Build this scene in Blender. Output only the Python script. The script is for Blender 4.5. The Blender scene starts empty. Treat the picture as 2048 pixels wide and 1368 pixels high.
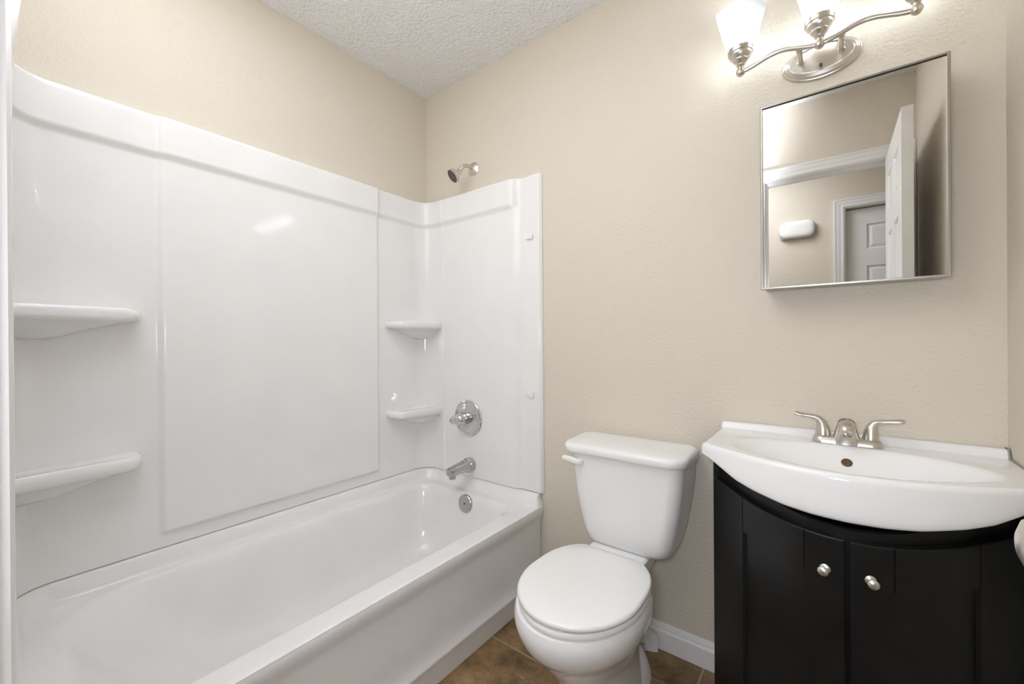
import bpy, bmesh, math
import numpy as np
from mathutils import Vector, Matrix

# ------------------------------------------------------------------ camera
SC = bpy.context.scene
COL = SC.collection
YAW, PITCH, ROLL, FPX = math.radians(37.7), math.radians(-0.08), math.radians(-0.4), 828.0
cam_data = bpy.data.cameras.new('camera')
cam_data.sensor_width = 36.0
cam_data.sensor_fit = 'HORIZONTAL'
cam_data.lens = FPX / 2048 * 36.0
cam_data.clip_start = 0.02
cam = bpy.data.objects.new('camera', cam_data)
COL.objects.link(cam)
fwd = Vector((-math.sin(YAW) * math.cos(PITCH), math.cos(YAW) * math.cos(PITCH), math.sin(PITCH)))
rgt = Vector((math.cos(YAW), math.sin(YAW), 0))
upv = rgt.cross(fwd)
rr = rgt * math.cos(ROLL) + upv * math.sin(ROLL)
uu = upv * math.cos(ROLL) - rgt * math.sin(ROLL)
mw = Matrix((rr, uu, -fwd)).transposed().to_4x4()
mw.translation = Vector((1.753, -1.512, 1.111))
cam.matrix_world = mw
SC.camera = cam

# ------------------------------------------------------------------ world, lamps, exposure
world = bpy.data.worlds.new('world')
SC.world = world
world.use_nodes = True
world.node_tree.nodes['Background'].inputs[0].default_value = (1, 0.97, 0.93, 1)
world.node_tree.nodes['Background'].inputs[1].default_value = 0.3
SC.view_settings.view_transform = 'Standard'
SC.view_settings.look = 'None'
SC.view_settings.gamma = 1
SC.view_settings.use_curve_mapping = False
SC.view_settings.exposure = 1.82
SC.cycles.max_bounces = 14
SC.cycles.diffuse_bounces = 8
SC.cycles.glossy_bounces = 6
SC.cycles.transparent_max_bounces = 12
SC.cycles.sample_clamp_indirect = 6.0
BULB_E = 15.0
HALL_W = 3.4
BOUNCE_W = 228.0
FILL_W = 7.2
LC = (0.93, 0.985, 1.10)


def lamp(name, kind, loc, energy, size=0.1, col=(1, 1, 1), rot=None, size_y=None):
    d = bpy.data.lights.new(name, kind)
    d.energy = energy
    d.color = col
    if kind == 'AREA':
        d.size = size
        if size_y:
            d.shape = 'RECTANGLE'
            d.size_y = size_y
    else:
        d.shadow_soft_size = size
    o = bpy.data.objects.new(name, d)
    COL.objects.link(o)
    o.location = loc
    if rot:
        o.rotation_euler = rot
    return o


# lamp of the hallway ceiling fixture, behind the photographer
lamp('hall_lamp', 'AREA', (1.15, -1.90, 2.42), HALL_W, 0.5, LC)
# added spot inside the room, aimed up to brighten it by ceiling bounce
fl = lamp('added_bounce_spot', 'SPOT', (1.16, -0.58, 0.80), BOUNCE_W, 0.12, LC)
fl.rotation_euler = Vector((-0.25, -0.72, 1.50)).to_track_quat('-Z', 'Y').to_euler()
fl.data.spot_size = math.radians(52)
fl.data.spot_blend = 1.0
# weaker spot beside the camera, added as direct fill for the room
ff = lamp('added_fill_spot', 'SPOT', (1.70, -1.60, 1.16), FILL_W, 0.12, LC)
ff.rotation_euler = Vector((-0.75, 1.0, -0.12)).to_track_quat('-Z', 'Y').to_euler()
ff.data.spot_size = math.radians(150)
ff.data.spot_blend = 0.6

# ------------------------------------------------------------------ materials


def mat(name, col, rough=0.5, metal=0.0, spec=0.5, bump=None, coat=0.0, noise=None):
    m = bpy.data.materials.new(name)
    m.use_nodes = True
    nt = m.node_tree
    b = nt.nodes['Principled BSDF']
    b.inputs['Base Color'].default_value = (*col, 1)
    b.inputs['Roughness'].default_value = rough
    b.inputs['Metallic'].default_value = metal
    b.inputs['Specular IOR Level'].default_value = spec
    b.inputs['Coat Weight'].default_value = coat
    b.inputs['Coat Roughness'].default_value = 0.05
    tc = nt.nodes.new('ShaderNodeTexCoord')
    if noise:                                   # slight mottling of the colour
        sc_, amt = noise
        n = nt.nodes.new('ShaderNodeTexNoise')
        n.inputs['Scale'].default_value = sc_
        n.inputs['Detail'].default_value = 5
        nt.links.new(tc.outputs['Object'], n.inputs['Vector'])
        r = nt.nodes.new('ShaderNodeValToRGB')
        r.color_ramp.elements[0].position = 0.3
        r.color_ramp.elements[1].position = 0.7
        r.color_ramp.elements[0].color = (*[c * (1 - amt) for c in col], 1)
        r.color_ramp.elements[1].color = (*[min(1, c * (1 + amt)) for c in col], 1)
        nt.links.new(n.outputs['Fac'], r.inputs['Fac'])
        nt.links.new(r.outputs['Color'], b.inputs['Base Color'])
    if bump:
        sc_, st, dist = bump
        n = nt.nodes.new('ShaderNodeTexNoise')
        n.inputs['Scale'].default_value = sc_
        n.inputs['Detail'].default_value = 3
        n.inputs['Roughness'].default_value = 0.45
        nt.links.new(tc.outputs['Object'], n.inputs['Vector'])
        bp = nt.nodes.new('ShaderNodeBump')
        bp.inputs['Strength'].default_value = st
        bp.inputs['Distance'].default_value = dist
        nt.links.new(n.outputs['Fac'], bp.inputs['Height'])
        nt.links.new(bp.outputs['Normal'], b.inputs['Normal'])
    return m


WALLC = (0.66, 0.605, 0.51)
M_WALL = mat('beige_paint', WALLC, 0.55, bump=(120, 0.55, 0.004), spec=0.35)
M_CEIL = mat('ceiling_paint', (0.84, 0.838, 0.835), 0.8, bump=(90, 1.0, 0.012), spec=0.2)
M_TRIM = mat('white_trim_paint', (0.80, 0.79, 0.78), 0.3, spec=0.45)
M_ACRYL = mat('white_acrylic', (0.80, 0.79, 0.778), 0.075, spec=0.5, noise=(9, 0.012))
M_TUB = mat('white_tub_enamel', (0.79, 0.778, 0.765), 0.16, spec=0.5, noise=(7, 0.02))
M_PORC = mat('white_porcelain', (0.82, 0.812, 0.80), 0.08, spec=0.5)
M_SEAT = mat('white_seat_plastic', (0.83, 0.818, 0.80), 0.28, spec=0.45)
M_LEVER = mat('ivory_plastic', (0.83, 0.81, 0.74), 0.25)
M_BLACK = mat('black_cabinet_paint', (0.006, 0.006, 0.0058), 0.4, spec=0.3, bump=(350, 0.12, 0.001), noise=(14, 0.3))
M_NICKEL = mat('brushed_nickel', (0.66, 0.62, 0.56), 0.28, 1.0)
M_NICKELP = mat('satin_nickel_light', (0.74, 0.71, 0.66), 0.33, 1.0)
M_CHROME = mat('chrome', (0.66, 0.655, 0.645), 0.10, 1.0)
M_CHROMED = mat('worn_chrome', (0.50, 0.495, 0.485), 0.22, 1.0)
M_KNOB = mat('satin_knob_metal', (0.80, 0.78, 0.74), 0.3, 1.0)
M_STEEL = mat('stainless_frame', (0.45, 0.435, 0.40), 0.3, 1.0)
M_DARK = mat('dark_rubber', (0.03, 0.026, 0.022), 0.5)
M_NOZZ = mat('nozzle_grey', (0.45, 0.42, 0.36), 0.5)
M_BRASS = mat('tarnished_brass', (0.16, 0.11, 0.05), 0.4, 0.8)
M_INK = mat('black_ink', (0.01, 0.01, 0.012), 0.6)
M_SCRAP = mat('white_vinyl', (0.74, 0.73, 0.72), 0.4)
M_MIRROR = mat('mirror_silver', (0.90, 0.895, 0.885), 0.0, 1.0)
M_CHIME = mat('white_chime_plastic', (0.82, 0.80, 0.77), 0.4)
M_CAULK = mat('grey_caulk', (0.30, 0.28, 0.25), 0.7)


def glass_shade_material():
    m = bpy.data.materials.new('frosted_glass')
    m.use_nodes = True
    nt = m.node_tree
    nt.nodes.remove(nt.nodes['Principled BSDF'])
    out = nt.nodes['Material Output']
    tl = nt.nodes.new('ShaderNodeBsdfTranslucent')
    tl.inputs['Color'].default_value = (0.93, 0.95, 0.96, 1)
    tp = nt.nodes.new('ShaderNodeBsdfTransparent')
    tp.inputs['Color'].default_value = (0.97, 0.98, 0.98, 1)
    gl = nt.nodes.new('ShaderNodeBsdfGlossy')
    gl.inputs['Roughness'].default_value = 0.12
    df = nt.nodes.new('ShaderNodeBsdfDiffuse')
    df.inputs['Color'].default_value = (0.9, 0.92, 0.93, 1)
    m1 = nt.nodes.new('ShaderNodeMixShader'); m1.inputs[0].default_value = 0.45
    nt.links.new(tl.outputs[0], m1.inputs[1]); nt.links.new(df.outputs[0], m1.inputs[2])
    m2 = nt.nodes.new('ShaderNodeMixShader'); m2.inputs[0].default_value = 0.14
    nt.links.new(m1.outputs[0], m2.inputs[1]); nt.links.new(tp.outputs[0], m2.inputs[2])
    m3 = nt.nodes.new('ShaderNodeMixShader')
    fr = nt.nodes.new('ShaderNodeFresnel'); fr.inputs[0].default_value = 1.4
    nt.links.new(fr.outputs[0], m3.inputs[0])
    nt.links.new(m2.outputs[0], m3.inputs[1]); nt.links.new(gl.outputs[0], m3.inputs[2])
    nt.links.new(m3.outputs[0], out.inputs[0])
    return m


M_SHADE = glass_shade_material()
M_BULB = bpy.data.materials.new('lit_bulb')
M_BULB.use_nodes = True
_b = M_BULB.node_tree.nodes['Principled BSDF']
_b.inputs['Emission Color'].default_value = (0.96, 0.985, 1.03, 1)
_b.inputs['Emission Strength'].default_value = BULB_E


def floor_material():
    m = bpy.data.materials.new('brown_tile')
    m.use_nodes = True
    nt = m.node_tree
    N, L = nt.nodes, nt.links
    b = N['Principled BSDF']
    b.inputs['Roughness'].default_value = 0.42
    tc = N.new('ShaderNodeTexCoord')
    # brick rows run along Y, half-offset from column to column
    mp = N.new('ShaderNodeMapping')
    mp.inputs['Rotation'].default_value = (0, 0, math.radians(90))
    L.new(tc.outputs['Object'], mp.inputs['Vector'])
    br = N.new('ShaderNodeTexBrick')
    br.offset = 0.5
    br.inputs['Scale'].default_value = 1.0
    br.inputs['Brick Width'].default_value = 0.342
    br.inputs['Row Height'].default_value = 0.342
    br.inputs['Mortar Size'].default_value = 0.0035
    br.inputs['Mortar Smooth'].default_value = 0.3
    br.inputs['Bias'].default_value = 0.0
    L.new(mp.outputs[0], br.inputs['Vector'])
    FLOOR_MAP.append(mp)
    n1 = N.new('ShaderNodeTexNoise'); n1.inputs['Scale'].default_value = 7; n1.inputs['Detail'].default_value = 8
    n1.inputs['Roughness'].default_value = 0.72
    L.new(tc.outputs['Object'], n1.inputs['Vector'])
    r1 = N.new('ShaderNodeValToRGB')
    e = r1.color_ramp.elements
    e[0].position = 0.33; e[0].color = (0.085, 0.056, 0.026, 1)
    e[1].position = 0.68; e[1].color = (0.44, 0.295, 0.15, 1)
    x = e.new(0.5); x.color = (0.24, 0.155, 0.072, 1)
    L.new(n1.outputs['Fac'], r1.inputs['Fac'])
    n2 = N.new('ShaderNodeTexNoise'); n2.inputs['Scale'].default_value = 240; n2.inputs['Detail'].default_value = 4
    L.new(tc.outputs['Object'], n2.inputs['Vector'])
    r2 = N.new('ShaderNodeValToRGB')
    r2.color_ramp.elements[0].position = 0.36; r2.color_ramp.elements[0].color = (0.5, 0.45, 0.38, 1)
    r2.color_ramp.elements[1].position = 0.62; r2.color_ramp.elements[1].color = (1.15, 1.1, 1.05, 1)
    L.new(n2.outputs['Fac'], r2.inputs['Fac'])
    mx = N.new('ShaderNodeMix'); mx.data_type = 'RGBA'; mx.blend_type = 'MULTIPLY'; mx.inputs[0].default_value = 0.75
    L.new(r1.outputs['Color'], mx.inputs[6]); L.new(r2.outputs['Color'], mx.inputs[7])
    # pale crumbs of plaster
    v = N.new('ShaderNodeTexVoronoi'); v.inputs['Scale'].default_value = 75
    L.new(tc.outputs['Object'], v.inputs['Vector'])
    n3 = N.new('ShaderNodeTexNoise'); n3.inputs['Scale'].default_value = 9
    L.new(tc.outputs['Object'], n3.inputs['Vector'])
    ad = N.new('ShaderNodeMath'); ad.operation = 'MULTIPLY_ADD'; ad.inputs[1].default_value = -0.9; ad.inputs[2].default_value = 0.62
    L.new(n3.outputs['Fac'], ad.inputs[0])
    sb = N.new('ShaderNodeMath'); sb.operation = 'ADD'
    L.new(v.outputs['Distance'], sb.inputs[0]); L.new(ad.outputs[0], sb.inputs[1])
    lt = N.new('ShaderNodeMath'); lt.operation = 'LESS_THAN'; lt.inputs[1].default_value = 0.14
    L.new(sb.outputs[0], lt.inputs[0])
    m2 = N.new('ShaderNodeMix'); m2.data_type = 'RGBA'
    L.new(lt.outputs[0], m2.inputs[0]); L.new(mx.outputs[2], m2.inputs[6]); m2.inputs[7].default_value = (0.42, 0.36, 0.29, 1)
    m3 = N.new('ShaderNodeMix'); m3.data_type = 'RGBA'
    L.new(br.outputs['Fac'], m3.inputs[0]); L.new(m2.outputs[2], m3.inputs[6]); m3.inputs[7].default_value = (0.36, 0.28, 0.19, 1)
    L.new(m3.outputs[2], b.inputs['Base Color'])
    inv = N.new('ShaderNodeMath'); inv.operation = 'SUBTRACT'; inv.inputs[0].default_value = 1.0
    L.new(br.outputs['Fac'], inv.inputs[1])
    bp = N.new('ShaderNodeBump'); bp.inputs['Strength'].default_value = 0.5; bp.inputs['Distance'].default_value = 0.003
    L.new(inv.outputs[0], bp.inputs['Height'])
    L.new(bp.outputs['Normal'], b.inputs['Normal'])
    return m


FLOOR_MAP = []
M_FLOOR = floor_material()
# object coords (x,y) -> rotated by 90 deg: X' = -y, Y' = x ; columns start at x = 0.721, bricks at y = -0.328
FLOOR_MAP[0].inputs['Location'].default_value = (-0.328 + 0.342, 1.026 - 0.721, 0)

# ------------------------------------------------------------------ mesh helpers


def sm(a, b, t):
    t = min(1.0, max(0.0, (t - a) / (b - a)))
    return t * t * (3 - 2 * t)


class MB:
    def __init__(self):
        self.v, self.f = [], []

    def add(self, vs, fs):
        o = len(self.v)
        self.v += [tuple(p) for p in vs]
        self.f += [tuple(i + o for i in f) for f in fs]
        return self

    def loft(self, rings, cap0=True, cap1=True, closed=True):
        n = len(rings[0])
        vs = [p for r in rings for p in r]
        fs = []
        m = n if closed else n - 1
        for i in range(len(rings) - 1):
            for j in range(m):
                k = (j + 1) % n
                fs.append((i * n + j, i * n + k, (i + 1) * n + k, (i + 1) * n + j))
        if cap0 and closed:
            fs.append(tuple(reversed(range(n))))
        if cap1 and closed:
            b = (len(rings) - 1) * n
            fs.append(tuple(b + j for j in range(n)))
        return self.add(vs, fs)

    def box(self, x0, x1, y0, y1, z0, z1, bev=0.0, seg=2):
        bm = bmesh.new()
        bmesh.ops.create_cube(bm, size=1)
        for v in bm.verts:
            v.co = ((x0 + x1) / 2 + v.co.x * (x1 - x0), (y0 + y1) / 2 + v.co.y * (y1 - y0), (z0 + z1) / 2 + v.co.z * (z1 - z0))
        if bev > 0:
            bmesh.ops.bevel(bm, geom=bm.edges[:], offset=bev, segments=seg, affect='EDGES', profile=0.5)
        bm.verts.index_update()
        self.add([v.co[:] for v in bm.verts], [[v.index for v in f.verts] for f in bm.faces])
        bm.free()
        return self

    def lathe(self, prof, c, axis=(0, 0, 1), n=40, cap0=True, cap1=True, xaxis=None):
        """prof = [(radius, height along axis)]"""
        a = Vector(axis).normalized()
        x = Vector(xaxis) if xaxis else (Vector((0, 0, 1)) if abs(a.z) < 0.9 else Vector((1, 0, 0)))
        x = (x - a * x.dot(a)).normalized()
        y = a.cross(x)
        c = Vector(c)
        rings = []
        for r, h in prof:
            r = max(r, 1e-5)
            rings.append([c + a * h + (x * math.cos(t) + y * math.sin(t)) * r for t in [2 * math.pi * k / n for k in range(n)]])
        return self.loft(rings, cap0, cap1)

    def tube(self, path, ra, rb=None, up=(0, 0, 1), n=16, caps=True, power=2.0):
        """elliptical tube; ra = half size along side, rb = half size along up-ish"""
        P = [Vector(p) for p in path]
        rb = rb or ra
        if not isinstance(ra, (list, tuple)): ra = [ra] * len(P)
        if not isinstance(rb, (list, tuple)): rb = [rb] * len(P)
        up = Vector(up)
        rings = []
        for i, p in enumerate(P):
            t = (P[min(i + 1, len(P) - 1)] - P[max(i - 1, 0)]).normalized()
            s = t.cross(up)
            if s.length < 1e-4: s = t.cross(Vector((0, 1, 0)))
            s.normalize()
            u = s.cross(t).normalized()
            ring = []
            for k in range(n):
                th = 2 * math.pi * k / n
                c, d = math.cos(th), math.sin(th)
                e = 2.0 / power
                cc = math.copysign(abs(c) ** e, c); dd = math.copysign(abs(d) ** e, d)
                ring.append(p + s * cc * ra[i] + u * dd * rb[i])
            rings.append(ring)
        return self.loft(rings, caps, caps)

    def build(self, name, m, parent=None, smooth=True, angle=35, fix=True, **props):
        me = bpy.data.meshes.new(name)
        me.from_pydata(self.v, [], self.f)
        if fix:
            bm = bmesh.new(); bm.from_mesh(me)
            bmesh.ops.recalc_face_normals(bm, faces=bm.faces[:])
            bm.to_mesh(me); bm.free()
        me.materials.append(m)
        if smooth:
            for p in me.polygons: p.use_smooth = True
            me.set_sharp_from_angle(angle=math.radians(angle))
        me.update()
        o = bpy.data.objects.new(name, me)
        COL.objects.link(o)
        if parent is not None:
            o.parent = parent
            if parent.type == 'EMPTY':
                o.location = -parent.location
        for k, v in props.items(): o[k] = v
        return o


def thing(name, label, cat, loc, group=None):
    o = bpy.data.objects.new(name, None)
    o.empty_display_size = 0.05
    COL.objects.link(o)
    o.location = loc
    o['label'] = label
    o['category'] = cat
    if group: o['group'] = group
    return o


def tag(o, label, cat, group=None):
    o['label'] = label
    o['category'] = cat
    if group: o['group'] = group
    return o


def struct(mb, name, m, parent=None, **k):
    o = mb.build(name, m, parent, **k)
    if parent is None: o['kind'] = 'structure'
    return o


def rrect(x0, x1, y0, y1, rad, z, n=10, zf=None, m=0):
    """rounded rectangle ring; rad = (x0y0, x1y0, x1y1, x0y1)"""
    if not isinstance(rad, (list, tuple)): rad = [rad] * 4
    pts = []
    cs = [(x0, y0, 180), (x1, y0, 270), (x1, y1, 0), (x0, y1, 90)]
    sg = [(1, 1), (-1, 1), (-1, -1), (1, -1)]
    for (cx, cy, a0), (sx, sy), r in zip(cs, sg, rad):
        ox, oy = cx + sx * r, cy + sy * r
        for k in range(n + 1):
            a = math.radians(a0 + 90 * k / n)
            x, y = ox + r * math.cos(a), oy + r * math.sin(a)
            pts.append((x, y))
    out = []
    N_ = n + 1
    for i in range(4):
        out += pts[i * N_:(i + 1) * N_]
        if m:
            p, q = pts[i * N_ + n], pts[((i + 1) * N_) % len(pts)]
            for k in range(1, m + 1):
                f = k / (m + 1)
                out.append((p[0] + (q[0] - p[0]) * f, p[1] + (q[1] - p[1]) * f))
    return [Vector((x, y, zf(x, y, z) if zf else z)) for x, y in out]


# ------------------------------------------------------------------ room shell
XR = 2.086          # right wall
YF = -1.519         # inner face of the wall with the doorway
YH = -1.63          # hall face of that wall
YO = -2.42          # opposite hall wall
HC = 2.44
JL, JR, JH = 1.444, 2.02, 2.03     # door opening
HX0, HX1 = 0.3, 3.2

struct(MB().box(-0.1, 3.3, -2.55, 0.1, -0.08, 0.0), 'floor', M_FLOOR, smooth=False)
struct(MB().box(-0.1, 3.3, -2.55, 0.1, HC, HC + 0.08), 'ceiling', M_CEIL, smooth=False)
struct(MB().box(-0.1, XR + 0.1, 0.0, 0.1, 0.0, HC), 'wall_back', M_WALL, smooth=False)
struct(MB().box(-0.1, 0.0, YF, 0.0, 0.0, HC), 'wall_left', M_WALL, smooth=False)
struct(MB().box(XR, XR + 0.1, YF, 0.0, 0.0, HC), 'wall_right', M_WALL, smooth=False)
wf = MB()
wf.box(-0.1, JL - 0.02, YH, YF, 0.0, HC)
wf.box(JR + 0.02, HX1, YH, YF, 0.0, HC)
wf.box(JL - 0.02, JR + 0.02, YH, YF, JH + 0.02, HC)
struct(wf, 'wall_front', M_WALL, smooth=False)
struct(MB().box(HX0, HX1, YO - 0.1, YO, 0.0, HC), 'wall_hall', M_WALL, smooth=False)
struct(MB().box(HX0 - 0.1, HX0, YO - 0.1, YH, 0.0, HC), 'wall_hall_left', M_WALL, smooth=False)
struct(MB().box(HX1, HX1 + 0.1, YO - 0.1, YH, 0.0, HC), 'wall_hall_right', M_WALL, smooth=False)

# baseboard on the back wall: flat board with a moulded top
prof = [(0.0, 0.0), (-0.013, 0.0), (-0.013, 0.064), (-0.0115, 0.067), (-0.0085, 0.071), (-0.0075, 0.080), (-0.0045, 0.086), (-0.003, 0.091), (0.0, 0.092)]


def baseboard(name, x0, x1):
    rings = [[Vector((x, y - 0.0003, z)) for y, z in prof] for x in (x0, x1)]
    struct(MB().loft(rings), name, M_TRIM, angle=25)


baseboard('baseboard_back', 0.757, 1.464)

# casings and jambs
cas = [(0.0, 0.0), (0.008, 0.0), (0.011, 0.006), (0.011, 0.022), (0.014, 0.028), (0.015, 0.046), (0.018, 0.050), (0.018, 0.058), (0.0, 0.060)]
# (projection from wall, distance from the opening edge)


def casing(name, x0, x1, zt, yw, s, z0=0.0, reveal=0.006):
    """mitred casing round an opening; s = direction of projection along y"""
    mb = MB()
    a, b, t = x0 - reveal, x1 + reveal, zt + reveal
    rings = []
    for (cx, cz, dx, dz) in [(a, z0, -1, 0), (a, t, -1, 1), (b, t, 1, 1), (b, z0, 1, 0)]:
        rings.append([Vector((cx + dx * d, yw + s * p, cz + dz * d)) for p, d in cas])
    mb.loft(rings)
    return struct(mb, name, M_TRIM, angle=25)


def jamb(name, x0, x1, zt, ya, yb, stop_y):
    mb = MB()
    mb.box(x0 - 0.018, x0, ya, yb, 0, zt + 0.018)
    mb.box(x1, x1 + 0.018, ya, yb, 0, zt + 0.018)
    mb.box(x0, x1, ya, yb, zt, zt + 0.018)
    # door stop
    y0, y1 = stop_y
    mb.box(x0, x0 + 0.011, y0, y1, 0, zt)
    mb.box(x1 - 0.011, x1, y0, y1, 0, zt)
    mb.box(x0 + 0.011, x1 - 0.011, y0, y1, zt - 0.011, zt)
    return struct(mb, name, M_TRIM, smooth=False)


casing('trim_1', JL, JR, JH, YF, 1)
casing('trim_2', JL, JR, JH, YH, -1)
j1 = jamb('trim_3', JL, JR, JH, YH, YF, (YF - 0.075, YF - 0.04))
sp = MB().box(JL - 0.0005, JL + 0.0012, YF - 0.031, YF - 0.002, 0.945, 1.005, 0.0004)
sp.box(JL - 0.0004, JL + 0.0013, YF - 0.004, YF + 0.0125, 0.966, 0.986, 0.0004)
sp.build('strike_plate', M_NICKEL, j1, label='satin metal strike plate')


# six-panel doors
def six_panel(w, h, t):
    """door slab: width along X from 0, thickness along Y from 0, height along Z"""
    st, mid = 0.105 * w / 0.61, 0.085 * w / 0.61
    pw = (w - 2 * st - mid) / 2
    xs = [0, st, st + pw, st + pw + mid, w - st, w]
    zs = [0, 0.235, 0.82, 0.985, 1.61, 1.725, h - 0.11, h]
    bm = bmesh.new()
    for yy in (0, t):
        V = [[bm.verts.new((x, yy, z)) for x in xs] for z in zs]
        pan = []
        for i in range(len(zs) - 1):
            for j in range(len(xs) - 1):
                q = [V[i][j], V[i][j + 1], V[i + 1][j + 1], V[i + 1][j]]
                if yy == t: q.reverse()
                f = bm.faces.new(q)
                if i in (1, 3, 5) and j in (1, 3): pan.append(f)
        bm.normal_update()
        bmesh.ops.inset_individual(bm, faces=pan, thickness=0.014, depth=-0.009)
        bmesh.ops.inset_individual(bm, faces=pan, thickness=0.006, depth=0.0)
        bmesh.ops.inset_individual(bm, faces=pan, thickness=0.022, depth=0.006)
    # edges of the slab
    bm.verts.index_update()
    vs = [v.co.copy() for v in bm.verts]
    fs = [[v.index for v in f.verts] for f in bm.faces]
    bm.free()
    mb = MB().add(vs, fs)
    o = len(mb.v)
    mb.add([(0, 0, 0), (w, 0, 0), (w, t, 0), (0, t, 0), (0, 0, h), (w, 0, h), (w, t, h), (0, t, h)],
           [(0, 1, 2, 3), (4, 7, 6, 5), (0, 3, 7, 4), (1, 5, 6, 2)])
    return mb


def xf(mb, M):
    mb.v = [tuple(M @ Vector(p)) for p in mb.v]
    return mb


# bathroom door: swung open beside the right wall, its lock edge towards the vanity
DL = 2.007
M1 = Matrix(((0, -1, 0, DL), (1, 0, 0, -1.512), (0, 0, 1, 0.012), (0, 0, 0, 1)))
door1 = struct(xf(six_panel(0.61, 2.008, 0.035), M1), 'door_1', M_TRIM, smooth=False, fix=False)


def door_knob(mb, c, ax):
    mb.lathe([(0.031, 0.0), (0.032, 0.003), (0.030, 0.008), (0.016, 0.012), (0.0125, 0.018), (0.0125, 0.034), (0.018, 0.040),
              (0.0255, 0.048), (0.0285, 0.058), (0.0275, 0.068), (0.022, 0.077), (0.012, 0.081), (0.0, 0.082)], c, ax, 32)
    return mb


kn = door_knob(MB(), (DL - 0.0348, -0.941, 0.926), (-1, 0, 0))
kn.v = [(DL - 0.0348 + (x - DL + 0.0348) * 1.08, y, z) for x, y, z in kn.v]
kn.build('door_knob', M_NICKELP, door1, label='satin nickel round door knob')
kn = door_knob(MB(), (DL - 0.0002, -0.941, 0.926), (1, 0, 0))
kn.v = [(x if x < DL + 0.06 else DL + 0.06 + (x - DL - 0.06) * 0.5, y, z) for x, y, z in kn.v]
kn.build('door_knob', M_NICKELP, door1, label='satin nickel round door knob')
lt = MB().box(DL - 0.030, DL - 0.005, -0.9025, -0.9012, 0.897, 0.955, 0.0003)
lt.build('latch_plate', M_NICKEL, door1, label='satin metal latch plate')
for z in (0.25, 1.05, 1.80):
    h = MB().lathe([(0.006, -0.045), (0.006, 0.045)], (DL + 0.006, -1.497, z), (0, 0, 1), 14)
    h.build('hinge', M_NICKEL, door1, label='satin metal hinge barrel')

# closed door across the hall
D2X, D2W = 1.832, 0.66
casing('trim_4', D2X, D2X + D2W, JH, YO, 1)
mb = MB()
mb.box(D2X - 0.005, D2X, YO - 0.085, YO + 0.004, 0, JH)
mb.box(D2X + D2W, D2X + D2W + 0.005, YO - 0.085, YO + 0.004, 0, JH)
mb.box(D2X - 0.005, D2X + D2W + 0.005, YO - 0.085, YO + 0.004, JH, JH + 0.005)
struct(mb, 'trim_5', M_TRIM, smooth=False)
M2 = Matrix(((1, 0, 0, D2X + 0.003), (0, 1, 0, YO - 0.083), (0, 0, 1, 0.012), (0, 0, 0, 1)))
door2 = struct(xf(six_panel(D2W - 0.006, 2.01, 0.035), M2), 'door_2', M_TRIM, smooth=False, fix=False)
# the hall wall is opened behind the second door
bpy.data.objects['wall_hall'].data.clear_geometry()
wh = MB()
wh.box(HX0, D2X - 0.006, YO - 0.1, YO, 0.0, HC)
wh.box(D2X + D2W + 0.006, HX1, YO - 0.1, YO, 0.0, HC)
wh.box(D2X - 0.006, D2X + D2W + 0.006, YO - 0.1, YO, JH + 0.006, HC)
wh.box(D2X - 0.006, D2X + D2W + 0.006, YO - 0.1, YO - 0.09, 0.0, JH + 0.006)
bpy.data.objects['wall_hall'].data.from_pydata(wh.v, [], wh.f)
bpy.data.objects['wall_hall'].data.update()

# door chime on the hall wall
ch = thing('door_chime', 'white rounded door chime box on the hallway wall, seen in the mirror', 'door chime', (1.552, YO, 1.92))
rings = []
for d, ins in [(0.0, 0.004), (0.006, 0.0), (0.03, 0.0), (0.040, 0.004), (0.046, 0.012), (0.048, 0.03)]:
    r = rrect(1.444 + ins, 1.660 - ins, 1.862 + ins, 1.986 - ins, 0.045 - ins * 0.6, 0, 8)
    rings.append([Vector((p.x, YO + 0.001 + d, p.y)) for p in r])
MB().loft(rings).build('cover', M_CHIME, ch)
rings = []
for d, ins in [(0.0, 0.004), (0.008, 0.0), (0.016, 0.0)]:
    r = rrect(1.440 + ins, 1.664 - ins, 1.856 + ins, 1.95 - ins, 0.035, 0, 8)
    rings.append([Vector((p.x, YO + 0.0006 + d, p.y)) for p in r])
MB().loft(rings).build('base', mat('grey_chime_base', (0.42, 0.41, 0.39), 0.5), ch, label='grey base of the chime')

# ------------------------------------------------------------------ tub surround
SZ0, SZ1 = 0.450, 1.845
YN, YB, XB, RC = -1.468, -0.034, 0.030, 0.085
sur = thing('tub_surround', 'glossy white moulded shower surround on three walls above the bathtub', 'shower surround', (0.03, -0.75, SZ0))

path = []                    # (x, y, nx, ny, kind, coordinate)


def seg(vals, kind):
    for t in vals:
        if kind == 'near': path.append((t, YN, 0, 1, kind, t))
        elif kind == 'far': path.append((t, YB, 0, -1, kind, t))
        elif kind == 'back': path.append((XB, t, 1, 0, kind, t))


def lin(a, b, n): return list(np.linspace(a, b, n))


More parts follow.
